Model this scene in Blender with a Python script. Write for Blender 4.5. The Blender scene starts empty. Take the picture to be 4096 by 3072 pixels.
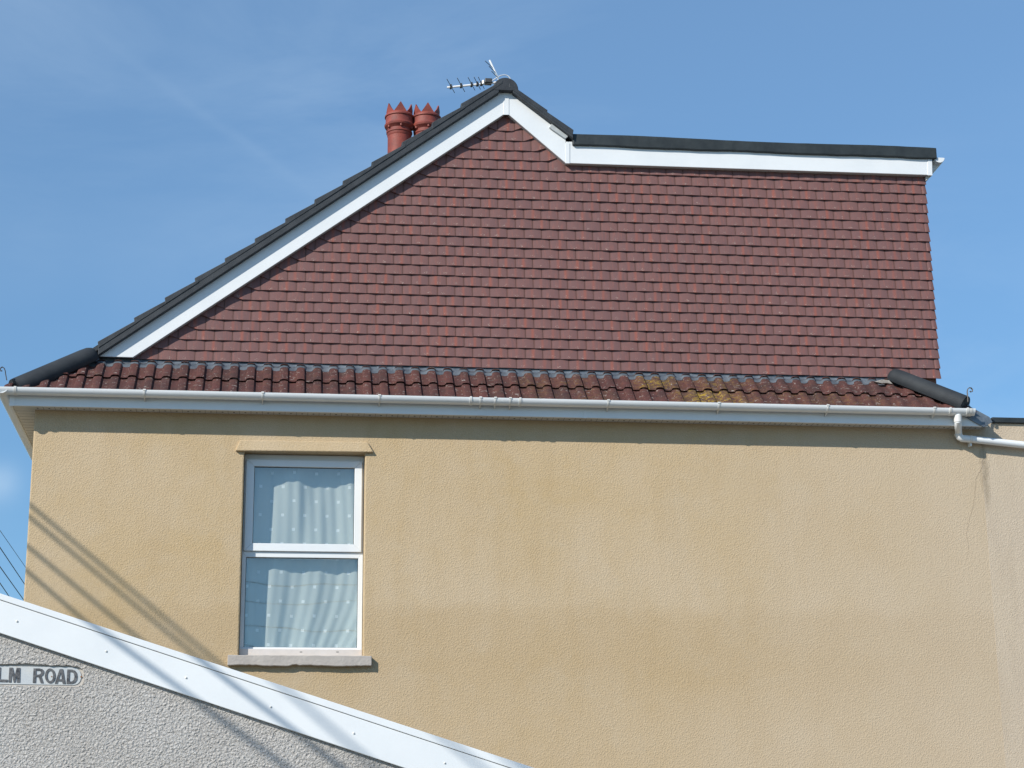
import bpy, bmesh, math, random
from mathutils import Vector, Matrix
R = math.radians
rng = random.Random(7)

# ------------------------------------------------------------------ camera
FPX, YAW, PITCH, ROLL = 7680.3, 0.122038, 0.277236, -0.010162     # focal length in px of the 4096 px frame
CAMY, CAMZ = -16.966, 1.6
def cam_axes():
    cy, sy = math.cos(YAW), math.sin(YAW)
    f = Vector((sy*math.cos(PITCH), cy*math.cos(PITCH), math.sin(PITCH)))
    r = Vector((cy, -sy, 0)); u = r.cross(f)
    c, s = math.cos(ROLL), math.sin(ROLL)
    return (c*r + s*u), (-s*r + c*u), f
AR, AU, AF = cam_axes()
cd = bpy.data.cameras.new('camera'); cam = bpy.data.objects.new('camera', cd)
bpy.context.scene.collection.objects.link(cam)
m = Matrix((AR, AU, -AF)).transposed().to_4x4(); m.translation = Vector((0, CAMY, CAMZ))
cam.matrix_world = m
cd.sensor_width = 36; cd.lens = FPX/4096*36; cd.clip_start = .1; cd.clip_end = 3000
bpy.context.scene.camera = cam
def at(x, y, Y):
    """point of the plane Y = const measured at a pixel of the 4096x3072 photograph"""
    d = AR*((x-2048)/FPX) + AU*(-(y-1536)/FPX) + AF
    t = (Y-CAMY)/d.y
    return Vector((d.x*t, Y, CAMZ+d.z*t))

# ------------------------------------------------------------------ light
SB, SA = 1.20, 1.04              # sideways and downward shadow length per metre of depth on the wall
SAZ = math.atan(SB); SEL = math.atan(SA*math.cos(SAZ))
SUN = Vector((-math.sin(SAZ)*math.cos(SEL), -math.cos(SAZ)*math.cos(SEL), math.sin(SEL)))
sc = bpy.context.scene
sc.view_settings.view_transform = 'Standard'; sc.view_settings.look = 'None'
sc.view_settings.exposure = 0.22; sc.view_settings.gamma = 1
ld = bpy.data.lights.new('sun', 'SUN'); ld.energy = 4.35; ld.angle = R(.53); ld.color = (1, .945, .85)
lo = bpy.data.objects.new('sun', ld); sc.collection.objects.link(lo)
lo.rotation_euler = SUN.to_track_quat('Z', 'Y').to_euler(); lo.location = SUN*30

w = bpy.data.worlds.new('World'); sc.world = w; w.use_nodes = True
nt = w.node_tree; nt.nodes.clear()
def WN(t, **k):
    n = nt.nodes.new(t)
    for a, b in k.items(): setattr(n, a, b)
    return n
sky = WN('ShaderNodeTexSky', sky_type='NISHITA', sun_disc=False)
sky.sun_elevation = SEL; sky.sun_rotation = math.atan2(SUN.x, SUN.y)
sky.altitude = 100; sky.air_density = 1.0; sky.dust_density = .1; sky.ozone_density = 3.5
tc = WN('ShaderNodeTexCoord')
mp = WN('ShaderNodeMapping'); mp.inputs['Rotation'].default_value = (R(10), R(48), R(15)); mp.inputs['Scale'].default_value = (3.0, 5, 9)
nz = WN('ShaderNodeTexNoise'); nz.inputs['Scale'].default_value = 1.6; nz.inputs['Detail'].default_value = 7; nz.inputs['Roughness'].default_value = .62; nz.inputs['Distortion'].default_value = .5
nz2 = WN('ShaderNodeTexNoise'); nz2.inputs['Scale'].default_value = 3.2; nz2.inputs['Detail'].default_value = 3
rp = WN('ShaderNodeValToRGB'); rp.color_ramp.elements[0].position = .40; rp.color_ramp.elements[1].position = .72
rp2 = WN('ShaderNodeValToRGB'); rp2.color_ramp.elements[0].position = .38; rp2.color_ramp.elements[1].position = .70
mu = WN('ShaderNodeMath', operation='MULTIPLY'); mu2 = WN('ShaderNodeMath', operation='MULTIPLY_ADD'); mu2.inputs[1].default_value = .24; mu2.inputs[2].default_value = .07
tint = WN('ShaderNodeMixRGB', blend_type='MULTIPLY'); tint.inputs[0].default_value = 1; tint.inputs[2].default_value = (.93, 1.09, 1.10, 1)
mx = WN('ShaderNodeMixRGB'); mx.inputs[2].default_value = (3.6, 4.7, 5.9, 1)
bg = WN('ShaderNodeBackground'); bg.inputs[1].default_value = .138
ou = WN('ShaderNodeOutputWorld'); L = nt.links.new
L(tc.outputs['Generated'], mp.inputs[0]); L(mp.outputs[0], nz.inputs[0]); L(tc.outputs['Generated'], nz2.inputs[0])
L(nz.outputs[0], rp.inputs[0]); L(nz2.outputs[0], rp2.inputs[0]); L(rp.outputs[0], mu.inputs[0]); L(rp2.outputs[0], mu.inputs[1]); L(mu.outputs[0], mu2.inputs[0])
gs = WN('ShaderNodeSeparateXYZ'); L(tc.outputs['Generated'], gs.inputs[0])
gr = WN('ShaderNodeValToRGB'); gr.color_ramp.elements[0].position = 0; gr.color_ramp.elements[1].position = .55
gr.color_ramp.elements[0].color = (.42, .50, .60, 1); gr.color_ramp.elements[1].color = (1, 1, 1, 1); e_ = gr.color_ramp.elements.new(.22); e_.color = (.60, .70, .76, 1)
gm_ = WN('ShaderNodeMixRGB', blend_type='MULTIPLY'); gm_.inputs[0].default_value = 1
L(gs.outputs[2], gr.inputs[0]); L(sky.outputs[0], tint.inputs[1]); L(tint.outputs[0], gm_.inputs[1]); L(gr.outputs[0], gm_.inputs[2]); L(gm_.outputs[0], mx.inputs[1])
# an old vapour trail: a soft band along a great circle of the sky
def skydir(x, y): return (AR*((x-2048)/FPX) + AU*(-(y-1536)/FPX) + AF).normalized()
d1, d2 = skydir(518, 241), skydir(1204, 741); dn = d1.cross(d2).normalized(); dm = (d1+d2).normalized()
nrm = WN('ShaderNodeVectorMath', operation='NORMALIZE'); L(tc.outputs['Generated'], nrm.inputs[0])
def dot(v):
    q = WN('ShaderNodeVectorMath', operation='DOT_PRODUCT'); q.inputs[1].default_value = tuple(v); L(nrm.outputs[0], q.inputs[0]); return q.outputs['Value']
def MM(op, a, b=None):
    q = WN('ShaderNodeMath', operation=op)
    for i, v in enumerate((a, b)):
        if v is None: continue
        if isinstance(v, (int, float)): q.inputs[i].default_value = v
        else: L(v, q.inputs[i])
    return q.outputs[0]
wob = WN('ShaderNodeTexNoise'); wob.inputs['Scale'].default_value = 22; wob.inputs['Detail'].default_value = 5; L(nrm.outputs[0], wob.inputs[0])
off = MM('ADD', dot(dn), MM('MULTIPLY', MM('SUBTRACT', wob.outputs[0], .5), .006))
across = MM('POWER', 2.718, MM('MULTIPLY', MM('MULTIPLY', off, off), -1/(.0032**2)))
along = MM('POWER', 2.718, MM('MULTIPLY', MM('SUBTRACT', 1.0, dot(dm)), -1/.0016))
trail = MM('MULTIPLY', MM('MULTIPLY', MM('MULTIPLY', across, along), wob.outputs[0]), .085)
puff = MM('MULTIPLY', MM('POWER', 2.718, MM('MULTIPLY', MM('SUBTRACT', 1.0, dot(skydir(-5, 1930))), -1/.000045)), MM('MULTIPLY', wob.outputs[0], .75))
tot = MM('ADD', MM('ADD', trail, mu2.outputs[0]), puff); L(tot, mx.inputs[0]); L(mx.outputs[0], bg.inputs[0]); L(bg.outputs[0], ou.inputs[0])

# ------------------------------------------------------------------ materials
class NT:
    def __init__(s, name):
        s.m = bpy.data.materials.new(name); s.m.use_nodes = True; s.t = s.m.node_tree
        s.b = s.t.nodes['Principled BSDF']; s.o = s.t.nodes['Material Output']
        s.tc = s.n('ShaderNodeTexCoord')
    def n(s, t, **k):
        q = s.t.nodes.new(t)
        for a, b in k.items(): setattr(q, a, b)
        return q
    def l(s, a, b): s.t.links.new(a, b)
    def noise(s, scale, detail=4, rough=.5, dist=0, vec=None, stretch=None):
        q = s.n('ShaderNodeTexNoise'); q.inputs['Scale'].default_value = scale; q.inputs['Detail'].default_value = detail
        q.inputs['Roughness'].default_value = rough; q.inputs['Distortion'].default_value = dist
        v = vec or s.tc.outputs['Object']
        if stretch:
            mp = s.n('ShaderNodeMapping'); mp.inputs['Scale'].default_value = stretch; s.l(v, mp.inputs[0]); v = mp.outputs[0]
        s.l(v, q.inputs['Vector']); return q.outputs[0]
    def ramp(s, f, stops):
        q = s.n('ShaderNodeValToRGB'); e = q.color_ramp.elements
        while len(e) < len(stops): e.new(.5)
        for k, (p, c) in enumerate(stops):
            e[k].position = p; e[k].color = (*c, 1) if isinstance(c, tuple) else (c, c, c, 1)
        s.l(f, q.inputs[0]); return q.outputs[0]
    def mix(s, f, a, b, mode='MIX'):
        q = s.n('ShaderNodeMixRGB', blend_type=mode)
        for i, v in ((0, f), (1, a), (2, b)):
            if isinstance(v, tuple): q.inputs[i].default_value = (*v, 1)
            elif isinstance(v, (int, float)): q.inputs[i].default_value = v
            else: s.l(v, q.inputs[i])
        return q.outputs[0]
    def math(s, op, a, b=None, c=None):
        q = s.n('ShaderNodeMath', operation=op)
        for i, v in enumerate((a, b, c)):
            if v is None: continue
            if isinstance(v, (int, float)): q.inputs[i].default_value = v
            else: s.l(v, q.inputs[i])
        return q.outputs[0]
    def sep(s, v):
        q = s.n('ShaderNodeSeparateXYZ'); s.l(v, q.inputs[0]); return q.outputs
    def bump(s, h, dist, strength=1.0):
        q = s.n('ShaderNodeBump'); q.inputs['Distance'].default_value = dist; q.inputs['Strength'].default_value = strength
        s.l(h, q.inputs['Height']); s.l(q.outputs[0], s.b.inputs['Normal'])
    def col(s, c):
        if isinstance(c, tuple): s.b.inputs['Base Color'].default_value = (*c, 1)
        else: s.l(c, s.b.inputs['Base Color'])
    def rough(s, v):
        if isinstance(v, (int, float)): s.b.inputs['Roughness'].default_value = v
        else: s.l(v, s.b.inputs['Roughness'])
M = {}
def simple(name, c1, c2, rough=.5, scale=6, metal=0, bump=0, bscale=60, spec=.5, stretch=None):
    t = NT(name); f = t.ramp(t.noise(scale, 6, .6, stretch=stretch), [(.35, 0.), (.65, 1.)])
    t.col(t.mix(f, c1, c2)); t.rough(rough); t.b.inputs['Metallic'].default_value = metal
    t.b.inputs['Specular IOR Level'].default_value = spec
    if bump: t.bump(t.noise(bscale, 3), bump)
    M[name] = t.m; return t
simple('white_plastic', (.79, .81, .82), (.74, .765, .78), .38, 2.5, bump=.0012, bscale=3)
simple('cream_plastic', (.74, .73, .70), (.66, .65, .62), .4, 5)
simple('cill_plastic', (.66, .61, .58), (.58, .54, .51), .5, 7)
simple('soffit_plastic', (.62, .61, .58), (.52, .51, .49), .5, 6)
simple('cover_plastic', (.40, .43, .44), (.50, .53, .54), .5, 12)
simple('dark_hole', (.01, .01, .01), (.02, .02, .02), .9)
simple('roof_slate', (.018, .023, .029), (.034, .040, .047), .62, 9, bump=.002, bscale=90)
simple('ridge_concrete', (.018, .021, .027), (.034, .039, .046), .6, 7, bump=.002, bscale=130)
simple('hip_concrete', (.012, .016, .021), (.030, .035, .040), .75, 4, bump=.0025, bscale=120)
simple('roof_felt', (.014, .020, .023), (.028, .036, .039), .62, 8, bump=.004, bscale=11)
simple('lead', (.10, .122, .15), (.20, .23, .26), .45, 9, metal=.35, bump=.006, bscale=14)
simple('mortar', (.42, .39, .35), (.28, .25, .22), .9, 12, bump=.006, bscale=60)
simple('iron', (.10, .10, .105), (.22, .20, .18), .6, 25, metal=.4)
simple('aluminium', (.92, .92, .92), (.85, .85, .85), .3, 12, metal=.25)
simple('dark_metal', (.03, .03, .033), (.06, .06, .06), .5, 12)
simple('black_cable', (.012, .012, .014), (.03, .03, .03), .6, 12)
simple('white_cable', (.7, .7, .7), (.6, .6, .6), .5, 12)
simple('asphalt', (.045, .045, .047), (.07, .068, .065), .9, 3, bump=.004, bscale=80)
simple('paving', (.21, .195, .165), (.26, .24, .20), .85, 2.5, bump=.003, bscale=50)
simple('earth', (.10, .10, .06), (.16, .14, .09), .95, 1)
simple('pot_clay', (.27, .052, .034), (.16, .036, .028), .65, 9, bump=.002, bscale=40)
simple('brick', (.22, .09, .06), (.30, .14, .10), .9, 8)
simple('interior', (.25, .24, .22), (.22, .21, .2), .9)
simple('letter_paint', (.035, .037, .043), (.15, .15, .155), .55, 60)
simple('rubber', (.012, .013, .015), (.02, .02, .02), .5)

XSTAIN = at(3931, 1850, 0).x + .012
def render_mat(name, tan, pale, dark, band=None, speck=1.0):
    t = NT(name)
    big = t.ramp(t.noise(.75, 6, .6, .3, stretch=(1, 1, .8)), [(.36, 0.), (.66, 1.)])
    c = t.mix(big, tan, pale)
    run = t.ramp(t.noise(1.3, 5, .6, .2, stretch=(2.6, 2.6, .5)), [(.45, 0.), (.75, 1.)])
    c = t.mix(t.math('MULTIPLY', run, .40), c, dark)
    mid = t.ramp(t.noise(6, 4, .6), [(.40, 0.), (.62, 1.)])
    c = t.mix(t.math('MULTIPLY', mid, .22), c, pale)
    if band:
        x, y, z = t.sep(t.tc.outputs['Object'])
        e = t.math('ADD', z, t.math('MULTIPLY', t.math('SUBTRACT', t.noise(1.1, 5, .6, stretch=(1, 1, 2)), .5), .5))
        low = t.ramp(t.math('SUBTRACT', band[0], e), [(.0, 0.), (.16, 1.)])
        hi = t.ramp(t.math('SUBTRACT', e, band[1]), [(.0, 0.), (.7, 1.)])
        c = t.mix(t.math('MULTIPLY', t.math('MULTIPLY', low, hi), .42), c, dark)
        # paler, drier render towards the foot of the wall and the right-hand end
        lo = t.ramp(t.math('SUBTRACT', band[1]+.55, e), [(.0, 0.), (.9, 1.)])
        c = t.mix(t.math('MULTIPLY', lo, .45), c, pale)
        rt = t.ramp(t.math('MULTIPLY', t.math('SUBTRACT', x, 3.4), .3), [(.0, 0.), (1., 1.)])
        c = t.mix(t.math('MULTIPLY', rt, .55), c, (.56, .47, .37))
        c = t.mix(t.math('MULTIPLY', t.ramp(t.noise(2.3, 5, .65), [(.50, 0.), (.7, 1.)]), .35), c, (.56, .46, .33))
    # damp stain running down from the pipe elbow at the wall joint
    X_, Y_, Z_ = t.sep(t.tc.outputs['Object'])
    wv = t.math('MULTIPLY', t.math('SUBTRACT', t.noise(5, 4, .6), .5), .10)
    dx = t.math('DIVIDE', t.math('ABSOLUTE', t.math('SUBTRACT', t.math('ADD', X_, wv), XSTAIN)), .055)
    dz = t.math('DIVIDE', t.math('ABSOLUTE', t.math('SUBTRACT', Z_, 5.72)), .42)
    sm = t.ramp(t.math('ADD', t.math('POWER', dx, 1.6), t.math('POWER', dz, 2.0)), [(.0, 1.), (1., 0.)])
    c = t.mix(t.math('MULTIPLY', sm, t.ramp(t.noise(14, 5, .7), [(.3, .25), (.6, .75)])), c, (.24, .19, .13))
    # aggregate of the textured render
    vo = t.n('ShaderNodeTexVoronoi'); vo.inputs['Scale'].default_value = 70; t.l(t.tc.outputs['Object'], vo.inputs[0])
    g = t.ramp(vo.outputs['Distance'], [(.12, 1.), (.60, 0.)])
    fine = t.noise(120, 4, .7)
    c = t.mix(t.ramp(fine, [(.36, .30*speck), (.58, 0.)]), c, (.26, .19, .12))
    c = t.mix(t.ramp(t.noise(85, 2, .6), [(.60, 0.), (.74, .40*speck)]), c, (.74, .64, .50))
    t.col(c); t.rough(.92); t.b.inputs['Specular IOR Level'].default_value = .2
    h = t.math('ADD', t.math('MULTIPLY', g, .5), t.math('MULTIPLY', t.noise(130, 4, .7), .8))
    t.bump(h, .0038, .9)
    M[name] = t.m
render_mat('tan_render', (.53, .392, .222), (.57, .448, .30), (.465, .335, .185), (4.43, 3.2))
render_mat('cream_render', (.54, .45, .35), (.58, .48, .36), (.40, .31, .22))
def roughcast():
    t = NT('roughcast')
    a = t.noise(46, 5, .62, .6, stretch=(1, 1, 1.5)); b = t.noise(90, 3, .6)
    c = t.mix(t.ramp(t.noise(2.2, 4), [(.35, 0.), (.65, 1.)]), (.54, .515, .485), (.60, .58, .555))
    c = t.mix(t.ramp(a, [(.30, .55), (.50, 0.)]), c, (.40, .36, .32))
    c = t.mix(t.ramp(b, [(.60, 0.), (.75, .4)]), c, (.66, .62, .54))
    t.col(c); t.rough(.95); t.b.inputs['Specular IOR Level'].default_value = .15
    vo = t.n('ShaderNodeTexVoronoi'); vo.inputs['Scale'].default_value = 64; t.l(t.tc.outputs['Object'], vo.inputs[0])
    st = t.ramp(vo.outputs['Distance'], [(.10, 1.), (.62, 0.)])
    t.bump(t.math('ADD', t.math('ADD', a, t.math('MULTIPLY', b, .25)), t.math('MULTIPLY', st, .22)), .028, 1.0)
    M['roughcast'] = t.m
roughcast()
simple('sill_stone', (.47, .43, .39), (.40, .365, .335), .9, 10, bump=.0035, bscale=45)

def tile_mat():
    t = NT('plain_tile')
    uv = t.sep(t.tc.outputs['UV']); at_ = t.n('ShaderNodeVertexColor', layer_name='rnd'); q = t.n('ShaderNodeSeparateColor'); t.l(at_.outputs[0], q.inputs[0])
    r, g, b = q.outputs
    base = t.mix(r, (.162, .086, .085), (.180, .091, .085))
    base = t.mix(t.ramp(t.noise(1.2, 4), [(.35, 0.), (.65, .5)]), base, (.19, .095, .09))
    # firing streaks down each tile
    cen = t.math('ADD', .50, t.math('MULTIPLY', t.math('SUBTRACT', b, .5), .24))
    d = t.math('ABSOLUTE', t.math('SUBTRACT', uv[0], cen))
    st = t.ramp(d, [(.02, 1.), (.13, 0.)])
    amt = t.math('MULTIPLY', st, t.ramp(g, [(.25, .06), (.95, .70)]))
    base = t.mix(amt, base, (.32, .092, .062))
    wob = t.noise(55, 2, .5, stretch=(1, 1, .08))
    base = t.mix(t.math('MULTIPLY', t.ramp(wob, [(.52, 0.), (.72, 1.)]), .35), base, (.31, .11, .085))
    ed = t.math('ABSOLUTE', t.math('SUBTRACT', uv[0], .5))
    base = t.mix(t.ramp(ed, [(.41, 0.), (.485, .55)]), base, (.13, .062, .05))
    base = t.mix(t.ramp(t.noise(110, 3, .7), [(.30, .35), (.5, 0.)]), base, (.14, .075, .065))
    # pale lime specks near the lower edge
    dx = t.math('ABSOLUTE', t.math('SUBTRACT', uv[0], t.math('ADD', .3, t.math('MULTIPLY', r, .3))))
    dz = t.math('ABSOLUTE', t.math('SUBTRACT', uv[1], .17))
    near = t.math('LESS_THAN', t.math('ADD', dx, t.math('MULTIPLY', dz, 1.0)), .16)
    sp = t.ramp(t.noise(150, 2, .5), [(.60, 0.), (.66, .75)])
    base = t.mix(t.math('MULTIPLY', sp, near), base, (.55, .45, .38))
    t.col(base); t.rough(.72); t.b.inputs['Specular IOR Level'].default_value = .35
    t.bump(t.noise(160, 3, .6), .0015)
    M['plain_tile'] = t.m
    t = NT('roman_tile')
    at_ = t.n('ShaderNodeVertexColor', layer_name='rnd'); q = t.n('ShaderNodeSeparateColor'); t.l(at_.outputs[0], q.inputs[0])
    r, g, b = q.outputs
    base = t.mix(r, (.052, .026, .026), (.088, .033, .030))
    base = t.mix(t.ramp(t.noise(9, 5, .65), [(.42, 0.), (.68, .75)]), base, (.12, .042, .037))
    base = t.mix(t.ramp(t.noise(26, 4, .7), [(.50, 0.), (.70, .6)]), base, (.05, .032, .03))
    x, y, z = t.sep(t.tc.outputs['Object'])
    lp = t.math('MULTIPLY', b, 1.0)     # b = how mossy a tile is
    li = t.ramp(t.noise(19, 6, .75, .5, stretch=(1, 2.2, 2.2)), [(.50, 0.), (.60, 1.)])
    lp = t.math('MULTIPLY', lp, t.ramp(t.noise(3.5, 3), [(.36, .35), (.55, 1.)]))
    base = t.mix(t.math('MULTIPLY', t.math('MULTIPLY', lp, .55), t.ramp(t.noise(9, 5, .7), [(.38, .1), (.6, 1.)])), base, (.15, .12, .06))
    base = t.mix(t.math('MULTIPLY', t.math('MULTIPLY', li, lp), 1.25), base, (.42, .28, .02))
    vv = t.ramp(t.noise(24, 3, .55, .9, stretch=(1, 2.2, 2.2)), [(.635, 0.), (.68, 1.)])
    base = t.mix(t.math('MULTIPLY', vv, .62), base, (.48, .44, .40))
    base = t.mix(t.ramp(t.noise(120, 3, .7), [(.64, 0.), (.74, .45)]), base, (.33, .24, .20))
    t.col(base); t.rough(.85); t.b.inputs['Specular IOR Level'].default_value = .3
    t.bump(t.math('ADD', t.noise(70, 4, .7), t.math('MULTIPLY', t.noise(14, 3), .6)), .006)
    M['roman_tile'] = t.m
tile_mat()
def plate_mat():
    t = NT('sign_plate'); uv = t.sep(t.tc.outputs['UV'])
    c = t.mix(t.ramp(t.noise(9, 5, .6), [(.4, 0.), (.65, 1.)]), (.50, .53, .55), (.56, .57, .56))
    c = t.mix(t.ramp(t.noise(22, 4, .7), [(.62, 0.), (.72, .6)]), c, (.48, .38, .27))
    t.col(c); t.rough(.5); M['sign_plate'] = t.m
plate_mat()
simple('plate_edge', (.53, .49, .44), (.47, .43, .39), .8, 25)
def glass_mat():
    t = NT('window_glass'); t.t.nodes.remove(t.b)
    tr = t.n('ShaderNodeBsdfTransparent'); tr.inputs[0].default_value = (.95, .97, .97, 1)
    gl = t.n('ShaderNodeBsdfGlossy'); gl.inputs['Roughness'].default_value = .012; gl.inputs[0].default_value = (.95, 1, 1, 1)
    lw = t.n('ShaderNodeLayerWeight'); lw.inputs[0].default_value = .5
    bp = t.n('ShaderNodeBump'); bp.inputs['Distance'].default_value = .0012; t.l(t.noise(2.2, 0, .4), bp.inputs['Height']); t.l(bp.outputs[0], gl.inputs['Normal'])
    f = t.math('MULTIPLY_ADD', t.math('POWER', lw.outputs['Facing'], 5.0), .88, .115)
    ms = t.n('ShaderNodeMixShader'); t.l(f, ms.inputs[0]); t.l(tr.outputs[0], ms.inputs[1]); t.l(gl.outputs[0], ms.inputs[2]); t.l(ms.outputs[0], t.o.inputs[0])
    M['window_glass'] = t.m
    t = NT('net_curtain'); uv = t.sep(t.tc.outputs['UV'])
    def grid(ou_, ov):
        a = t.math('ABSOLUTE', t.math('SUBTRACT', t.math('FRACT', t.math('ADD', t.math('DIVIDE', uv[0], .205), ou_)), .5))
        b = t.math('ABSOLUTE', t.math('SUBTRACT', t.math('FRACT', t.math('ADD', t.math('DIVIDE', uv[1], .262), ov)), .5))
        return t.math('MULTIPLY', t.math('LESS_THAN', a, .068), t.math('LESS_THAN', b, .052))
    sq = t.math('MAXIMUM', grid(0, 0), grid(.5, .5))
    c = t.mix(sq, (.68, .71, .67), (.98, .99, .97)); t.col(c); t.rough(.9); t.b.inputs['Specular IOR Level'].default_value = .1
    tl = t.n('ShaderNodeBsdfTranslucent'); t.l(c, tl.inputs[0]); ms = t.n('ShaderNodeMixShader'); ms.inputs[0].default_value = .30
    t.l(t.b.outputs[0], ms.inputs[1]); t.l(tl.outputs[0], ms.inputs[2]); t.l(ms.outputs[0], t.o.inputs[0])
    M['net_curtain'] = t.m
glass_mat()

# ------------------------------------------------------------------ mesh helpers
COL = sc.collection
class MB:
    def __init__(s): s.v = []; s.f = []; s.mi = []; s.uv = {}; s.rnd = []; s.cur = (0.5, 0.5, 0.0)
    def vert(s, p, rnd=None): s.v.append(tuple(p)); s.rnd.append(rnd or s.cur); return len(s.v)-1
    def face(s, idx, uv=None, mi=0):
        s.f.append(tuple(idx)); s.mi.append(mi)
        if uv: s.uv[len(s.f)-1] = uv
    def quad(s, a, b, c, d, uv=None, mi=0): s.face([s.vert(p) for p in (a, b, c, d)], uv, mi)
    def box(s, x0, x1, y0, y1, z0, z1, mi=0):
        i = [s.vert(p) for p in ((x0,y0,z0),(x1,y0,z0),(x1,y1,z0),(x0,y1,z0),(x0,y0,z1),(x1,y0,z1),(x1,y1,z1),(x0,y1,z1))]
        for q in ((0,1,5,4),(1,2,6,5),(2,3,7,6),(3,0,4,7),(4,5,6,7),(3,2,1,0)): s.face([i[k] for k in q], mi=mi)
    def prism(s, pts, y0, y1, mi=0):
        """pts: outline in (x,z); or Vectors already on the front plane; extruded y0 -> y1"""
        P = [(p[0], p[2]) if len(p) == 3 else (p[0], p[1]) for p in pts]
        a = [s.vert((x, y0, z)) for x, z in P]; b = [s.vert((x, y1, z)) for x, z in P]; n = len(P)
        s.face(a, mi=mi); s.face(b[::-1], mi=mi)
        for k in range(n): s.face([a[k], b[k], b[(k+1) % n], a[(k+1) % n]], mi=mi)
    def tube(s, pts, r, n=12, caps=True, mi=0, flat=None):
        pts = [Vector(p) for p in pts]; rings = []; up = None
        for k, p in enumerate(pts):
            d = (pts[min(k+1, len(pts)-1)] - pts[max(k-1, 0)]).normalized()
            if up is None:
                up = Vector((0, 0, 1)) if abs(d.z) < .9 else Vector((1, 0, 0))
            sd = d.cross(up).normalized(); up = sd.cross(d).normalized()
            rr = r[k] if isinstance(r, (list, tuple)) else r
            fa, fb = flat or (1, 1)
            rings.append([s.vert(p + sd*math.cos(2*math.pi*j/n)*rr*fa + up*math.sin(2*math.pi*j/n)*rr*fb) for j in range(n)])
        for a, b in zip(rings, rings[1:]):
            for j in range(n): s.face([a[j], a[(j+1) % n], b[(j+1) % n], b[j]], mi=mi)
        if caps: s.face(rings[0][::-1], mi=mi); s.face(rings[-1], mi=mi)
    def lathe(s, prof, c, n=32, mi=0):
        rings = []
        for r, z in prof: rings.append([s.vert((c[0]+r*math.cos(2*math.pi*j/n), c[1]+r*math.sin(2*math.pi*j/n), c[2]+z)) for j in range(n)])
        for a, b in zip(rings, rings[1:]):
            for j in range(n): s.face([a[j], a[(j+1) % n], b[(j+1) % n], b[j]], mi=mi)
    def strip(s, prof, ext0, ext1, fn, mi=0):
        """closed profile swept between two ends, fn(p,e)->point"""
        a = [s.vert(fn(p, ext0)) for p in prof]; b = [s.vert(fn(p, ext1)) for p in prof]; n = len(prof)
        for k in range(n): s.face([a[k], b[k], b[(k+1) % n], a[(k+1) % n]], mi=mi)
        s.face(a[::-1], mi=mi); s.face(b, mi=mi)
    def build(s, name, mats, parent=None, smooth=30, bevel=0, recalc=True, planes=None):
        me = bpy.data.meshes.new(name); me.from_pydata(s.v, [], s.f)
        if not isinstance(mats, (list, tuple)): mats = [mats]
        for q in mats: me.materials.append(M[q])
        me.polygons.foreach_set('material_index', s.mi)
        if s.uv:
            ul = me.uv_layers.new(name='UVMap')
            for fi, u in s.uv.items():
                p = me.polygons[fi]
                for k, li in enumerate(p.loop_indices): ul.data[li].uv = u[k]
        ca = me.color_attributes.new('rnd', 'FLOAT_COLOR', 'POINT')
        for k, c in enumerate(s.rnd): ca.data[k].color = (*c, 1)
        if recalc or planes:
            bm = bmesh.new(); bm.from_mesh(me)
            for co, no in (planes or []):
                bmesh.ops.bisect_plane(bm, geom=bm.verts[:]+bm.edges[:]+bm.faces[:], plane_co=co, plane_no=no, clear_outer=True)
            if recalc: bmesh.ops.recalc_face_normals(bm, faces=bm.faces)
            bm.to_mesh(me); bm.free()
        if smooth:
            me.polygons.foreach_set('use_smooth', [True]*len(me.polygons)); me.set_sharp_from_angle(angle=R(smooth))
        me.update(); o = bpy.data.objects.new(name, me); COL.objects.link(o)
        if bevel:
            b = o.modifiers.new('bevel', 'BEVEL'); b.width = bevel; b.segments = 2; b.limit_method = 'ANGLE'; b.angle_limit = R(35)
        if parent: o.parent = parent
        return o
def thing(name, label, cat, loc=(0, 0, 0), group=None):
    o = bpy.data.objects.new(name, None); COL.objects.link(o); o.empty_display_size = .2
    ORIG[o.name] = Vector(loc); o['label'] = label; o['category'] = cat
    if group: o['group'] = group
    return o
ORIG = {}
def tag(o, label=None, cat=None, group=None, kind=None):
    for k, v in (('label', label), ('category', cat), ('group', group), ('kind', kind)):
        if v: o[k] = v
    return o
def curve_mesh(name, loops, Y0, Y1, mat, parent=None, bevel=0):
    """flat shape with holes in the x,z plane, loops are lists of (x,z); thickness Y0..Y1"""
    cu = bpy.data.curves.new('outline', 'CURVE'); cu.dimensions = '2D'; cu.fill_mode = 'BOTH'; cu.extrude = abs(Y1-Y0)/2
    for lp in loops:
        sp = cu.splines.new('POLY'); sp.points.add(len(lp)-1); sp.use_cyclic_u = True
        for k, (x, z) in enumerate(lp): sp.points[k].co = (x, z, 0, 1)
    o = bpy.data.objects.new('outline', cu); COL.objects.link(o)
    bpy.context.view_layer.update()
    me = bpy.data.meshes.new_from_object(o.evaluated_get(bpy.context.evaluated_depsgraph_get()))
    bpy.data.objects.remove(o); bpy.data.curves.remove(cu)
    ym = (Y0+Y1)/2
    for v in me.vertices: x, z, d = v.co; v.co = (x, ym-d, z)
    bm = bmesh.new(); bm.from_mesh(me); bmesh.ops.remove_doubles(bm, verts=bm.verts, dist=1e-5); bmesh.ops.recalc_face_normals(bm, faces=bm.faces); bm.to_mesh(me); bm.free()
    me.name = name; me.materials.clear(); me.materials.append(M[mat])
    q = bpy.data.objects.new(name, me); COL.objects.link(q)
    if parent: q.parent = parent
    return q

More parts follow.
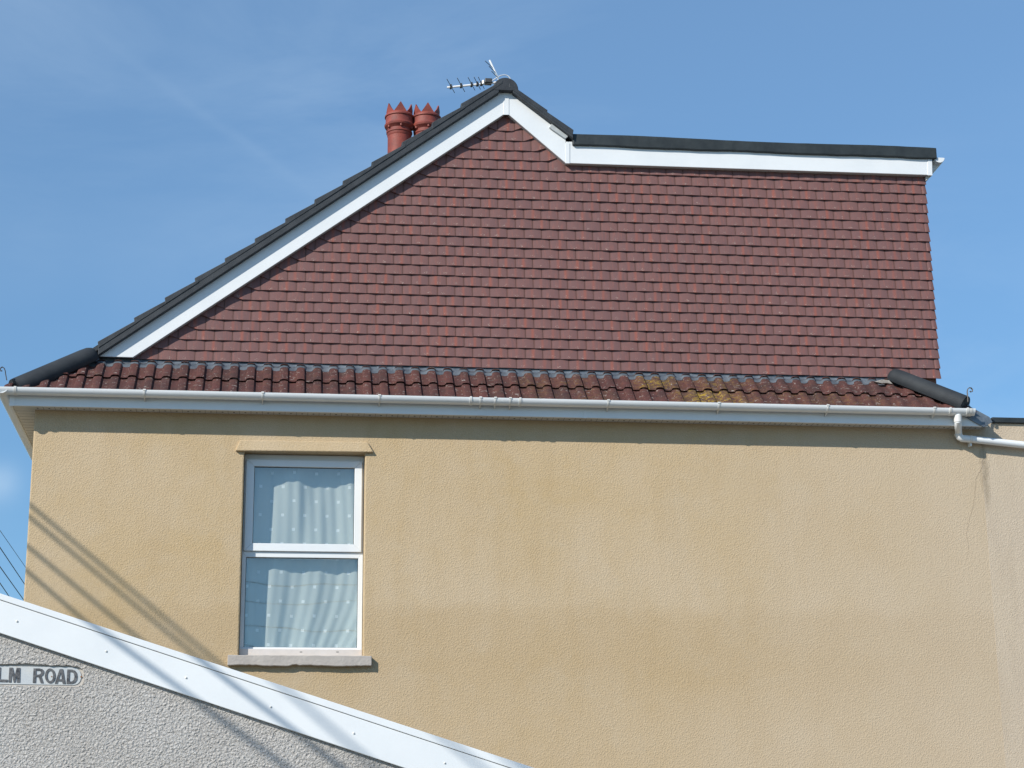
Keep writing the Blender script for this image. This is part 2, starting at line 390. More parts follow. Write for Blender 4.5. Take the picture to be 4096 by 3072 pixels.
# ------------------------------------------------------------------ setting
g = MB(); g.box(-400, 400, -400, 400, -.3, 0); tag(g.build('ground', 'earth'), kind='structure')
g = MB(); g.box(-60, 60, -15.2, -9.0, -.2, .004); tag(g.build('road', 'asphalt'), kind='structure')
g = MB(); g.box(-60, 60, -20, -15.2, -.2, .12); tag(g.build('pavement', 'paving', bevel=.02), kind='structure')
g = MB(); g.box(-60, 60, -9.0, -.01, -.2, .12); tag(g.build('yard', 'paving', bevel=.02), kind='structure')

# ------------------------------------------------------------------ the house
house = thing('end_terrace_house', 'tan rendered end-of-terrace house with red tile-hung gable and dark roof', 'house')
XL = at(118, 2001, 0).x; XJ = at(3931, 1850, 0).x
ZS = at(2050, 1676, 0).z                      # soffit level
YT = .30                                      # backing plane of the tile hanging
HX0, HX1 = at(966, 2200, 0).x, at(1456, 2200, 0).x
HZ0, HZ1 = at(1200, 2624, 0).z, at(1200, 1806, 0).z
YB = 6.5
# walls (front wall with the window hole, side walls)
wb = MB()
xs = [XL, HX0, HX1, XJ]; zs = [0, HZ0, HZ1, ZS+.004]
for yy, fl in ((0, 0), (.2, 1)):
    V = [[wb.vert((x, yy, z)) for z in zs] for x in xs]
    for i in range(3):
        for j in range(3):
            if (i, j) != (1, 1): wb.face([V[i][j], V[i+1][j], V[i+1][j+1], V[i][j+1]])
    if fl == 0: V0 = V
    else: V1 = V
for a, b in (((1,1),(2,1)), ((2,1),(2,2)), ((2,2),(1,2)), ((1,2),(1,1))):
    wb.face([V0[a[0]][a[1]], V0[b[0]][b[1]], V1[b[0]][b[1]], V1[a[0]][a[1]]])
ring = [(0,0),(1,0),(2,0),(3,0),(3,1),(3,2),(3,3),(2,3),(1,3),(0,3),(0,2),(0,1)]
for a, b in zip(ring, ring[1:]+ring[:1]): wb.face([V0[a[0]][a[1]], V0[b[0]][b[1]], V1[b[0]][b[1]], V1[a[0]][a[1]]])
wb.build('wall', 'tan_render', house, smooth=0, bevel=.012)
sb = MB(); sb.box(XL, XL+.2, .2, YB, 0, ZS+.1); sb.box(XJ-.2, XJ, .2, YB, 0, ZS+.1); sb.box(XL, XJ, YB, YB+.2, 0, ZS+.1)
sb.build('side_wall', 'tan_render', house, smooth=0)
# room behind the window
rb = MB(); rb.box(HX0-.6, HX1+.6, 1.6, 1.7, HZ0-.6, HZ1+.3); rb.box(HX0-.6, HX1+.6, .2, 1.6, HZ0-.7, HZ0-.6); rb.box(HX0-.6, HX1+.6, .2, 1.6, HZ1+.3, HZ1+.4)
rb.box(HX0-.7, HX0-.6, .2, 1.6, HZ0-.6, HZ1+.3); rb.box(HX1+.6, HX1+.7, .2, 1.6, HZ0-.6, HZ1+.3)
rb.build('room_lining', 'interior', house, smooth=0)
# lintel hood
hb = MB(); q = [at(941, 1801, -.045), at(1494, 1808, -.035), at(1471, 1766, -.035), at(960, 1758, -.035)]
fr = [hb.vert((p.x, -.034 if k < 2 else -.020, p.z)) for k, p in enumerate(q)]
bk = [hb.vert((p.x, .004, p.z)) for p in q]
hb.face(fr); hb.face(bk[::-1])
for k in range(4): hb.face([fr[k], bk[k], bk[(k+1) % 4], fr[(k+1) % 4]])
hb.build('lintel', 'tan_render', house, smooth=0, bevel=.008)
# stone sill with an irregular lower edge
s0, s1 = at(910, 2643, -.055), at(1487, 2641, -.055); zt, zb = at(1200, 2621, -.055).z, at(1200, 2662, -.055).z
ss = MB(); N = 40; top = []; bot = []
for k in range(N+1):
    x = s0.x + (s1.x-s0.x)*k/N
    top.append((x, zt + rng.uniform(-.0015, .0015))); bot.append((x, zb + rng.uniform(-.003, .003) + .004*math.sin(k*.35) + (.008 if k in (18, 19) else 0)))
ss.prism(bot + top[::-1], -.055, .13); sill = ss.build('sill', 'sill_stone', house, smooth=0, bevel=.006)

# window: outer frame, opening sash, panes
def frame(mb, o, i, y0, y1, mi=0):
    """o,i = (x0,x1,z0,z1) of outer and inner edge; mitred bars"""
    O = [(o[0], o[2]), (o[1], o[2]), (o[1], o[3]), (o[0], o[3])]; I = [(i[0], i[2]), (i[1], i[2]), (i[1], i[3]), (i[0], i[3])]
    for k in range(4):
        a, b, c, d = O[k], O[(k+1) % 4], I[(k+1) % 4], I[k]
        mb.prism([a, b, c, d], y0, y1, mi)
def rect(l, t, r, b, Y):  # measured in pixels at mid height / mid width
    return (at(l, (t+b)/2, Y).x, at(r, (t+b)/2, Y).x, at((l+r)/2, b, Y).z, at((l+r)/2, t, Y).z)
YF = .11
win = MB()
lowg = rect(979, 2232, 1430.5, 2591, YF+.02); cz0, cz1 = at(1200, 2598, YF).z, at(1200, 2622, YF-.03).z
tz = at(1200, 2208, YF).z
frame(win, (HX0+.004, HX1-.004, cz0, tz), lowg, YF, YF+.09)
upper_in = (HX0+.05, HX1-.05, tz+.02, HZ1-.06)
frame(win, (HX0+.004, HX1-.004, tz, HZ1-.004), upper_in, YF+.012, YF+.09)
wf = win.build('window', 'white_plastic', house, smooth=0, bevel=.003)
cb = MB(); cb.box(HX0+.003, HX1-.003, YF-.035, YF+.06, HZ0-.002, cz0-.001); cb.build('cill', 'cill_plastic', wf, smooth=0, bevel=.004)
for px in (1204, 1350): hb2 = MB(); p = at(px, 2608, YF-.036); hb2.box(p.x-.011, p.x+.011, YF-.0365, YF-.03, p.z-.0025, p.z+.0025); hb2.build('drain_slot', 'dark_hole', wf, smooth=0)
up = rect(1013.6, 1870, 1417, 2177, YF+.005)
so = rect(981, 1841, 1447, 2206, YF-.016)
sm = MB(); frame(sm, so, up, YF-.02, YF+.03); sash = sm.build('sash', 'white_plastic', wf, smooth=0, bevel=.004)
for nm, gr, Y in (('pane', lowg, YF+.028), ('pane', up, YF+.012)):
    b = MB(); b.box(gr[0]-.004, gr[1]+.004, Y, Y+.004, gr[2]-.004, gr[3]+.004); b.build('pane', 'window_glass', wf, smooth=0)
    b = MB(); e = .0045; frame(b, (gr[0]-.002, gr[1]+.002, gr[2]-.002, gr[3]+.002), (gr[0]+e, gr[1]-e, gr[2]+e, gr[3]-e), Y-.006, Y-.001); b.build('gasket', 'rubber', wf, smooth=0)

# net curtain hanging behind the panes
def curtain():
    x0, x1, z0, z1 = HX0-.05, HX1+.05, HZ0+.01, HZ1+.1; NX, NZ = 260, 70; mb = MB(); W = x1-x0
    def fy(u, v):
        # folds, sharper and swept to the left towards the hem
        s = u*W + .34*max(0, .42-v)**2*4*u*1.3 + .02*math.sin(v*5+u*3)
        a = .6+.4*math.sin(u*4.0+1)
        y = .013*math.sin(s*24+.9*math.sin(v*4)+1.2*math.sin(s*6))*a + .004*math.sin(s*63+1.3+v*2)*(.3+.7*u) + .008*math.sin(s*13+v*5)
        k = math.exp(-((u-.47-.06*(v-.8))/.05)**2)*math.exp(-((v-.72)/.25)**2)
        return .218 + y*1.25 - .02*k + .01*math.sin(u*9+2)
    idx = {}
    for i in range(NX+1):
        for j in range(NZ+1):
            u, v = i/NX, j/NZ
            z = z0+(z1-z0)*v + (.012*math.sin(u*22) if j == 0 else 0)
            idx[i, j] = mb.vert((x0+W*u, fy(u, v), z))
    for i in range(NX):
        for j in range(NZ):
            uv = [((x0+W*a/NX)*1.02, z0+(z1-z0)*b/NZ) for a, b in ((i, j), (i+1, j), (i+1, j+1), (i, j+1))]
            mb.face([idx[i, j], idx[i+1, j], idx[i+1, j+1], idx[i, j+1]], uv)
    o = mb.build('net_curtain', 'net_curtain', None, smooth=180, recalc=False)
    tag(o, 'pale net curtain with small white squares hanging in folds behind the window', 'curtain')
curtain()

# ------------------------------------------------------------------ tile hanging
G, TW = .1005, .1665
BL0, BL1 = at(542, 1431, .24), at(2015, 457, .24)
BR0, BR1 = at(2033, 457, .24), at(2262, 651, .24)
FL0, FL1 = at(2262, 651, .24), at(3728, 699, .24)
mL = (BL1.z-BL0.z)/(BL1.x-BL0.x); mR = (BR1.z-BR0.z)/(BR1.x-BR0.x)
def zL(x): return BL0.z + mL*(x-BL0.x)
def zR(x): return BR0.z + mR*(x-BR0.x)
ZF = (FL0.z+FL1.z)/2
ZB = at(2000, 1470, YT).z - .012
XE_top, XE_bot = at(3702, 748, .27).x, at(3762, 1520, .27).x
def tiles():
    A, B = MB(), MB(); nrow = int((BL1.z+.2-ZB)/G)+1
    for r in range(nrow):
        zb = ZB + r*G
        xe = XE_bot + (XE_top-XE_bot)*(zb-ZB)/(ZF-ZB)
        ph = (r % 2)*.5 + rng.uniform(-.02, .02)
        xl = (zb-BL0.z)/mL + BL0.x - .15
        k0 = int((xl - (-3))/TW)-1
        cols = []
        x = -3 + (k0+ph)*TW
        while x < xe:
            cols.append((x, min(x+TW, xe))); x += TW
        for (xa, xb) in cols:
            if xb-xa < .02: continue
            last = xb >= xe-1e-6
            xc = (xa+xb)/2; XV = BR1.x
            tgt = A if xc < XV+.02 else B
            if xc >= XV+.02 and zb > ZF+.03: continue
            if xc < XV and (zb > zL(xb)+.06 or (zb > zR(xa)+.06)): continue
            dark = rng.random() < .03 or (last and r % 2)
            tgt.cur = (rng.random(), 0.0 if dark else rng.random(), rng.random())
            dzr = rng.uniform(-.0015, .0015); t0 = rng.uniform(-.0015, .0015); tr = rng.uniform(-.0012, .0012)
            n = 6; gap = .0013; wdt = xb-xa-2*gap; rows = []
            for (v, z, y, cam_) in ((0, zb+dzr, -.033, 1), (1, zb+G+.012, -.0175, 1)):
                rows.append([(u/n, z + (u/n-.5)*tr*2, YT + y + t0 - .0045*(1-(2*u/n-1)**2)*(1 if v == 0 else 1), v) for u in range(n+1)])
            def warp(x, z):
                # tiles beside the two verges are tipped up towards the bargeboards
                if z > ZB+.3 and x < XV:
                    dl = x - ((z-BL0.z)/mL + BL0.x); dr = ((z-BR0.z)/mR + BR0.x) - x
                    for d in ((dl, dr) if z > BR1.z-.02 else (dl,)):
                        if d < .15: z += (.15-max(d, -.1))*.38
                elif XV > x: 
                    dl = x - ((z-BL0.z)/mL + BL0.x)
                    if dl < .15: z += (.15-max(dl, -.1))*.38*max(0, (z-ZB)/.3)
                return z
            def kick(x, z): return x + (.010 if (last and x > xb-.003) else 0)*(1-min(1, max(0, (z-zb)/G)))
            fi = []
            for row in rows:
                fi.append([tgt.vert((kick(xa+gap+wdt*u, z), y, warp(xa+gap+wdt*u, z))) for (u, z, y, v) in row])
            bk = [tgt.vert((xa+gap+wdt*u, y+.010, warp(xa+gap+wdt*u, z))) for (u, z, y, v) in rows[0]]
            for q in range(n):
                tgt.face([fi[0][q], fi[0][q+1], fi[1][q+1], fi[1][q]], [(q/n, 0), ((q+1)/n, 0), ((q+1)/n, 1), (q/n, 1)])
                tgt.face([bk[q], bk[q+1], fi[0][q+1], fi[0][q]], [(q/n, 0), ((q+1)/n, 0), ((q+1)/n, 0), (q/n, 0)])
            for q, xx in ((0, xa+gap), (n, xb-gap)):
                z1 = warp(xx, zb+G+.012)
                t = tgt.vert((xx, YT, z1)); s_ = [bk[q], t, fi[1][q], fi[0][q]]
                if q == n: s_ = s_[::-1]
                tgt.face(s_, [(0 if q == 0 else 1, 0), (0 if q == 0 else 1, 1), (0 if q == 0 else 1, 1), (0 if q == 0 else 1, 0)])
    nl = Vector((-mL, 0, 1)).normalized(); nr = Vector((-mR, 0, 1)).normalized()
    pa = A.build('tmpA', 'plain_tile', None, smooth=0, recalc=False, planes=[((BL0.x, 0, BL0.z+.05), nl), ((BR0.x, 0, BR0.z+.05), nr)])
    pb = B.build('tmpB', 'plain_tile', None, smooth=0, recalc=False, planes=[((0, 0, ZF+.05), Vector((0, 0, 1)))])
    bm = bmesh.new(); bm.from_mesh(pa.data); bm.from_mesh(pb.data)
    me = bpy.data.meshes.new('tile_hanging'); bm.to_mesh(me); bm.free(); me.materials.append(M['plain_tile'])
    for p in (pa, pb): d = p.data; bpy.data.objects.remove(p); bpy.data.meshes.remove(d)
    me.polygons.foreach_set('use_smooth', [True]*len(me.polygons)); me.set_sharp_from_angle(angle=R(30))
    o = bpy.data.objects.new('tile_hanging', me); COL.objects.link(o); o.parent = house
tiles()
# solid gable and dormer body behind the tiles
gb = MB()
gb.prism([(BL0.x-.35, ZS+.02), (XE_bot-.03, ZS+.02), (XE_top-.03, ZF+.05), (BR1.x+.05, ZF+.05), ((BR0.x+BL1.x)/2, BR0.z+.06)], YT+.002, YB, 0)
gb.build('gable_wall', 'brick', house, smooth=0)

# ------------------------------------------------------------------ bargeboards, dormer fascia, roof edges
def board(name, pts, y0, y1, mat='white_plastic', bev=.003): 
    b = MB(); b.prism([at(x, y, y0) for x, y in pts], y0, y1); return b.build(name, mat, house, smooth=0, bevel=bev)
YBF = .215
board('bargeboard', [(385, 1425), (531, 1429), (2016, 457), (2016, 354)], YBF, YBF+.02)
board('bargeboard', [(2034, 356), (2034, 457), (2263, 652), (2263, 548)], YBF, YBF+.02)
board('joint_cover', [(2014, 350), (2014, 459), (2036, 459), (2036, 350)], YBF-.004, YBF-.0005)
board('joint_cover', [(2262, 572), (2262, 653), (2279, 653.5), (2279, 573)], YBF-.004, YBF-.0005)
fb = board('fascia', [(2264, 566), (2264, 652), (3729, 700), (3727, 620)], YBF+.001, YBF+.021)
board('joint_cover', [(3711, 620), (3711, 701), (3730, 702), (3728, 620)], YBF-.004, YBF+.0005)
# undersides of the barges
ub = MB()
def under(a, b, th=.008):
    p, q = at(*a, YBF), at(*b, YBF); n = Vector((-(q.z-p.z), 0, q.x-p.x)).normalized()
    P = [p+n*.001, q+n*.001, q+n*th, p+n*th]
    ub.prism([(v.x, v.z) for v in P], YBF+.021, YT-.004)
under((531, 1429), (2016, 457)); under((2034, 457), (2263, 652)); under((2264, 652), (3729, 700))
ub.build('verge_soffit', 'soffit_plastic', house, smooth=0)
# small plastic cover piece lying on the right-hand barge
board('cover_strip', [(2197, 509), (2211, 489), (2274, 530), (2271, 547), (2262, 554)], YBF-.026, YBF-.002, 'cover_plastic')

roof = MB()
P0, P1 = at(389, 1384, .2), at(2030, 322, .2)
def slab(pts, y0, y1): roof.prism([(p.x, p.z) for p in pts], y0, y1)
EX, EZ = XL-.27, ZS+.15
slopeL = (P1.z-P0.z)/(P1.x-P0.x)
A_ = Vector((P1.x, 0, P1.z)); B_ = Vector((EX, 0, EZ))
slab([B_, A_, A_-Vector((0, 0, .09)), B_-Vector((0, 0, .04))], YT, YB)
q0, q1 = at(2034, 330, .2), at(2292, 522, .2)
slab([q0, q1, q1-Vector((0, 0, .08)), q0-Vector((0, 0, .08))], YT-.02, YB)
roofo = roof.build('roof', 'roof_slate', house, smooth=0)
# dark dry-verge units, each lapped over the one below
def verge(xs, bot, band, th0, th1):
    f = lambda x: bot[0][1] + (bot[1][1]-bot[0][1])*(x-bot[0][0])/(bot[1][0]-bot[0][0])
    mb = MB(); P = [at(xs[0], f(xs[0])+1, .155), at(xs[-1], f(xs[-1])+1, .155), at(xs[-1], f(xs[-1])-band, .155), at(xs[0], f(xs[0])-band, .155)]
    mb.prism([(p.x, p.z) for p in P], .155, .42); mb.build('undercloak', 'roof_slate', roofo, smooth=0, bevel=.004)
    for k in range(len(xs)-1):
        a, b = xs[k], xs[k+1]; o = 16 if b > a else -16
        mb = MB(); Y = .150+rng.uniform(-.002, .002)
        P = [at(a+o*.1, f(a)-band+7, Y), at(b+o, f(b+o)-band+9, Y), at(b+o, f(b+o)-th1, Y), at(a-o*.1, f(a)-th0, Y)]
        mb.prism([(p.x, p.z) for p in P], Y, .45)
        mb.build('verge_tile', 'roof_slate', roofo, smooth=0, bevel=.005)
verge([392, 537, 660, 780, 900, 1020, 1142, 1259, 1372, 1487, 1608, 1729, 1845, 1996], ((389, 1421), (2016, 355)), 34, 53, 38)
verge([2293, 2189, 2052], ((2293, 552), (2036, 357)), 18, 33, 25)
# ridge
rc = at(2024, 352, .14); rr = .118
for k in range(14):
    mb = MB(); y0 = .1525 + k*.44; y1 = y0+.445; a = 0 if k % 2 == 0 else 0
    prof = [(math.cos(t)*(rr+.004*(k == 0)), math.sin(t)*rr) for t in [math.pi*j/20 for j in range(21)]]
    prof = [(rr, -.02)] + prof + [(-rr, -.02)]
    mb.strip(prof, y0, y1, lambda p, e: (rc.x+p[0], e, rc.z+p[1]))
    if k == 0 or k == 1: mb.strip([(p[0]*1.045, p[1]*1.045) for p in prof], y0+.03, y0+.05, lambda p, e: (rc.x+p[0], e, rc.z+p[1]))
    mb.build('ridge_tile', 'ridge_concrete', roofo, smooth=35, bevel=.006)
# flat roof of the dormer and its folded felt edge
ft = MB(); N = 36
T0, T1 = at(2290, 534, .185), at(3746, 591, .185); Bm0, Bm1 = at(2290, 579, .185), at(3748, 634, .185)
topv = []; botv = []
for k in range(N+1):
    f = k/N; x = T0.x+(T1.x-T0.x)*f
    topv.append((x, T0.z+(T1.z-T0.z)*f + .006*math.sin(f*9)+rng.uniform(-.0012, .0012))); botv.append((x, Bm0.z+(Bm1.z-Bm0.z)*f + rng.uniform(-.003, .003)+.003*math.sin(f*17)))
ft.prism(botv + topv[::-1], .185, .34)
ft.box(T0.x, T1.x-.02, .34, YB, T1.z-.1, T1.z-.03)
fr_ = ft.build('flat_roof', 'roof_felt', house, smooth=0, bevel=.01)
# short length of gutter at the back of the dormer, seen end on
gm = MB(); c = at(3757, 631, .21); r = .054
prof = [(math.cos(math.pi+math.pi*j/14)*r, math.sin(math.pi+math.pi*j/14)*r) for j in range(15)]
gm.strip(prof, .205, .24, lambda p, e: (c.x+p[0], e, c.z+p[1]))
gm.strip([(p[0]*1.05, p[1]*1.05) for p in prof], .24, .80, lambda p, e: (c.x+p[0], e, c.z+p[1]))
dg = gm.build('dormer_gutter', 'white_plastic', house, smooth=35, bevel=.002)
b = MB(); b.prism([at(x, y, .28) for x, y in ((3729, 640), (3757, 652), (3752, 668), (3738, 678), (3730, 692))], .28, .31); b.build('bracket', 'cream_plastic', dg, smooth=0)
b = MB(); b.box(XE_top-.03, at(3728, 690, YBF).x, YBF+.022, YB, ZF-.002, ZF+.2); b.build('rear_fascia', 'cream_plastic', house, smooth=0)
b = MB(); b.prism([at(3703, 706, .25), at(3728, 702, .25), at(3722, 707, .25), at(3704, 722, .25)], .25, .29); b.build('corner_trim', 'soffit_plastic', house, smooth=0)

# ------------------------------------------------------------------ skirt roof with old double-roman tiles
YE = -.185
ZE = at(2050, 1592, -.3).z - .005
XEL, XER = XL-.225, at(3880, 1630, YE).x
YTOP = YT-.03; ZTOP = ZB - .040
sl = Vector((0, YTOP-YE, ZTOP-ZE)); SLEN = sl.length; sd = sl.normalized(); sn = Vector((0, -sd.z, sd.y))
HLx = at(372, 1412, YT).x; HRx = at(3572, 1490, YT-.03).x
UW = .1515
def prof(u):
    u %= 1.0
    if u < .40: return .0015*math.cos(u/.40*math.pi*2)
    if u < .49: t = (u-.40)/.09; return .023*(t*t*(3-2*t))
    if u < .93: t = (u-.49)/.44; return .023+.005*math.sin(t*math.pi)
    t = (u-.93)/.07; return .023*(1-t*t*(3-2*t))
def skirt():
    mb = MB(); base = XEL-.1; nU = int((XER-XEL+.3)/UW)+1; n = 24; GA = SLEN*.485
    for row in (0, 1, 2):
        d0 = -.035 + row*GA; d1 = min(d0 + GA+.06, SLEN+.02)
        for k in range(nU):
            x0 = base + k*UW
            px_c = x0+UW/2
            r_a, r_b = rng.random(), rng.random()
            mb.cur = (r_a, r_b, 0)
            pair = (k+row) % 2
            dz = rng.uniform(-.002, .002); sk = rng.uniform(-.004, .004); x_in = .003 if pair == 0 else .0
            g0 = []; g1 = []; gb_ = []
            for q in range(n+1):
                u = q/n; x = x0+x_in + (UW-x_in)*u; h = prof(u*.9999)
                edge = rng.uniform(-.0025, .0025)
                lift = .024 + dz
                p0 = Vector((x, YE, ZE)) + sd*(d0+edge+sk) + sn*(h+lift)
                p1 = Vector((x, YE, ZE)) + sd*d1 + sn*(h+.002)
                bump_ = lambda c_, w_, a_: a_*math.exp(-((x-c_)/w_)**4)
                moss = (bump_(3.95, .34, .72)+bump_(2.6, .5, .10)+bump_(5.0, .7, .14)) if row == 0 else (bump_(3.46, .20, .5)+bump_(4.1, .4, .2)+bump_(2.5, .4, .14)) if row == 1 else .1
                moss = max(.03, moss); c_ = (r_a, r_b, moss)
                g0.append(mb.vert(p0, c_)); g1.append(mb.vert(p1, c_)); gb_.append(mb.vert(p0 - sn*.027 + sd*.024, c_))
            for q in range(n):
                mb.face([g0[q], g0[q+1], g1[q+1], g1[q]]); mb.face([gb_[q], gb_[q+1], g0[q+1], g0[q]])
            if pair == 0: mb.face([gb_[0], g0[0], g1[0]])
            if pair == 1: mb.face([g0[n], gb_[n], g1[n]])
    nl = Vector((-(YTOP-YE), HLx-XEL, 0)).normalized()
    if nl.x > 0: nl = -nl
    nr = Vector(((YTOP-YE), XER-HRx, 0)).normalized()
    # vertical cutting planes through the two hip lines, and the lower limit of the flashing
    return mb.build('skirt_roof', 'roman_tile', house, smooth=40, recalc=False,
        planes=[((XEL, YE, 0), nl), ((XER, YE, 0), nr), ((0, YTOP-.052, 0), Vector((0, 1, 0)))])
skirt()
b = MB(); i = [b.vert(p) for p in ((XEL+.02, YE, ZE-.03), (XER-.02, YE, ZE-.03), (HRx, YTOP, ZTOP-.03), (HLx, YTOP, ZTOP-.03), (XEL+.02, YT, ZE-.06), (XER-.02, YT, ZE-.06))]
b.face((i[0], i[1], i[2], i[3])); b.face((i[0], i[1], i[5], i[4])); b.face((i[0], i[3], i[4])); b.face((i[1], i[5], i[2])); b.face((i[3], i[2], i[5], i[4]))
b.build('roof_underlay', 'rubber', house, smooth=0)
# left main slope continuing forward to the hip
b = MB(); i = [b.vert(p) for p in ((XEL-.04, YE, ZE), (HLx, YT, ZE+(HLx-XEL)*slopeL), (XEL-.04, YT, ZE))]; b.face(i); b.build('hip_slope', 'roof_slate', house, smooth=0)
# lead flashing dressed over the rolls
lf = MB(); base = XEL-.1; NX = int((HRx-HLx)/.011)
prev = None
for k in range(NX+1):
    x = HLx-.02 + (HRx+.05-HLx)*k/NX; u = (x-base)/UW; h = prof(u)
    low = SLEN - .082 - .028*(1-h/.028) + .004*math.sin(x*7) + .003*math.sin(x*23)
    p0 = Vector((x, YE, ZE)) + sd*low + sn*(h*.95+.011)
    p1 = Vector((x, YE, ZE)) + sd*(SLEN-.055) + sn*(h*.95+.013)
    p2 = Vector((x, YT-.022, ZB-.020 + .003*math.sin(x*5)))
    p3 = Vector((x, YT-.010, ZB+.05)); pb = p0 - sn*.006
    cur = [lf.vert(p) for p in (pb, p0, p1, p2, p3)]
    if prev:
        for j in range(4): lf.face([prev[j], cur[j], cur[j+1], prev[j+1]])
    prev = cur
lf.build('lead_flashing', 'lead', house, smooth=50, recalc=False)

# hip caps
def hipcap(a, b, r0, r1, name='hip_tile', n=18, bul=True):
    a, b = Vector(a), Vector(b); d = (b-a).normalized(); side = d.cross(Vector((0, 0, 1))).normalized(); up = side.cross(d).normalized()
    mb = MB(); Ls = (b-a).length; rings = []
    steps = [(0, r0), (.03, r0*1.02), (.5, (r0+r1)/2), (.86, r1), (.93, r1*.96), (.975, r1*.82), (1.0, r1*.55)] if bul else [(0, r0), (1, r1)]
    for f, r in steps:
        c = a + d*(Ls*f); ring = []
        for j in range(n+1):
            t = math.pi*(-.20 + 1.40*j/n); ring.append(mb.vert(c + side*math.cos(t)*r + up*math.sin(t)*r*.92))
        rings.append(ring)
    for p, q in zip(rings, rings[1:]):
        for j in range(n): mb.face([p[j], p[j+1], q[j+1], q[j]])
    mb.face(rings[0]); mb.face(rings[-1][::-1])
    return mb.build(name, 'hip_concrete' if name == 'hip_tile' else 'mortar', house, smooth=40)
la, lb = at(62, 1560, YE+.06), at(381, 1420, .24)
hl = hipcap(la, lb, .112, .106); tag(hl, 'dark rounded hip tile at the left eaves corner')
ra, rb_ = at(3860, 1622, YE-.02), at(3560, 1503, .22)
hr = hipcap(ra, rb_, .100, .100); tag(hr, 'dark rounded hip tile at the right eaves corner')
mo = MB(); mo.prism([at(x, y, .12) for x, y in ((3498, 1526), (3528, 1518), (3556, 1520), (3572, 1536), (3545, 1532), (3530, 1534))], .12, .16); mo.build('mortar_patch', 'mortar', house, smooth=0, bevel=.004)
for pts, Y in ((((3871, 1608), (3870, 1580), (3869, 1566), (3871, 1556), (3877, 1551), (3885, 1552), (3890, 1559), (3889, 1566), (3883, 1568), (3880, 1564)), YE-.08),
               (((27, 1520), (23, 1500), (21, 1484), (17, 1473), (10, 1468), (4, 1470), (1, 1478), (3, 1484), (9, 1483)), YE-.08)):
    b = MB(); b.tube([at(x, y, Y) for x, y in pts], .0075, 8, flat=(1.6, .6)); b.build('hip_iron', 'iron', house, smooth=50)

# ------------------------------------------------------------------ eaves: fascia, soffit, gutter
YFa = -.172
FXL, FXR = at(38, 1620, YFa).x, at(3952, 1700, YFa).x
ZFb, ZFt = at(2050, 1665, YFa).z, ZE+.01
fc = at(3872, 1628, YFa); b = MB(); b.prism([(FXL, ZFb), (FXR, ZFb), (FXR-.02, ZFb+.02), (fc.x, ZFt), (FXL, ZFt)], YFa, YFa+.02); b.box(FXL, FXL+.02, YFa+.021, YB+2, ZFb, ZFt); b.build('fascia', 'white_plastic', house, smooth=0, bevel=.002)
b = MB(); b.box(FXL-.003, FXL+.045, YFa-.004, YFa-.0005, ZFb-.003, ZFt-.02); b.build('joint_cover', 'white_plastic', house, smooth=0)
b = MB(); x = at(2341, 1640, YFa).x; b.box(x-.018, x+.018, YFa-.004, YFa-.0005, ZFb-.003, ZFt-.02); b.build('joint_cover', 'white_plastic', house, smooth=0)
sf = MB(); zz = ZFb+.012
sf.box(FXL+.021, FXR-.02, YFa+.021, -.001, zz, zz+.008); sf.box(FXL+.021, XL-.001, .0, YB+2, zz, zz+.008)
k = XL+.03
while k < FXR-.05: sf.tube([(k, -.055, zz-.0015), (k, -.055, zz+.001)], .0085, 8, mi=1); sf.box(k+.05-.001, k+.05+.001, YFa+.03, -.004, zz-.0008, zz+.001, 1); k += .102
for j in range(26): sf.box(FXL+.03, XL-.01, .05+.1*j, .053+.1*j, zz-.0008, zz+.001, 1)
sf.build('soffit', ['soffit_plastic', 'dark_hole'], house, smooth=0)
GR = .057; GY = YFa-.006-GR; GZ = at(2050, 1592, GY-GR).z
def half(r, n=18, th=.0035):
    o = [(math.cos(math.pi+math.pi*j/n)*r, math.sin(math.pi+math.pi*j/n)*r) for j in range(n+1)]
    i = [(x*(r-th)/r, z*(r-th)/r) for x, z in o][::-1]
    return o+i
GXL = FXL-.006-GR; GXR = at(3894, 1640, GY).x
gm = MB(); gm.strip(half(GR), GXL-GR+.01, GXR, lambda p, e: (e, GY+p[0], GZ+p[1]))
gm.strip(half(GR+.001), GY-GR+.006, YB+2, lambda p, e: (GXL+p[0], e, GZ+.001+p[1]))
gut = gm.build('gutter', 'white_plastic', house, smooth=40)
def bracket(px, wd, name, r=.004, tail=True):
    X = at(px, 1600, GY-GR).x; mb = MB()
    o = [(math.cos(math.pi*.97+math.pi*1.03*j/16)*(GR+r), math.sin(math.pi*.97+math.pi*1.03*j/16)*(GR+r)) for j in range(17)]
    i = [(x*(GR+.0005)/(GR+r), z*(GR+.0005)/(GR+r)) for x, z in o][::-1]
    mb.strip(o+i, X-wd/2, X+wd/2, lambda p, e: (e, GY+p[0], GZ+p[1]))
    if tail:
        mb.strip([(-.03, -GR*.92), (.02, -GR-.018), (GR+.003, -GR-.022), (GR+.003, -GR*.3), (GR*.6, -GR*.95)], X-.004, X+.004, lambda p, e: (e, GY+p[0], GZ+p[1]))
        mb.box(X-.012, X+.012, GY-GR-r-.003, GY-GR+.004, GZ-.006, GZ+.006)
    mb.build(name, 'cream_plastic', gut, smooth=40)
for px in (576, 1050, 1518, 1982, 2434, 2876, 3311, 3737): bracket(px, .013, 'bracket')
for px in (1923, 2042): bracket(px, .013, 'bracket')
for px in (1884, 2081.5): bracket(px, .020, 'union', .006, False)
bracket(57, .022, 'union', .005, False); bracket(3800, .018, 'union', .006, False); bracket(3869, .020, 'union', .006, False)
mb = MB(); X0 = at(3877, 1640, GY-GR).x
o = [(math.cos(math.pi+math.pi*j/18)*(GR+.004), math.sin(math.pi+math.pi*j/18)*(GR+.004)) for j in range(19)]
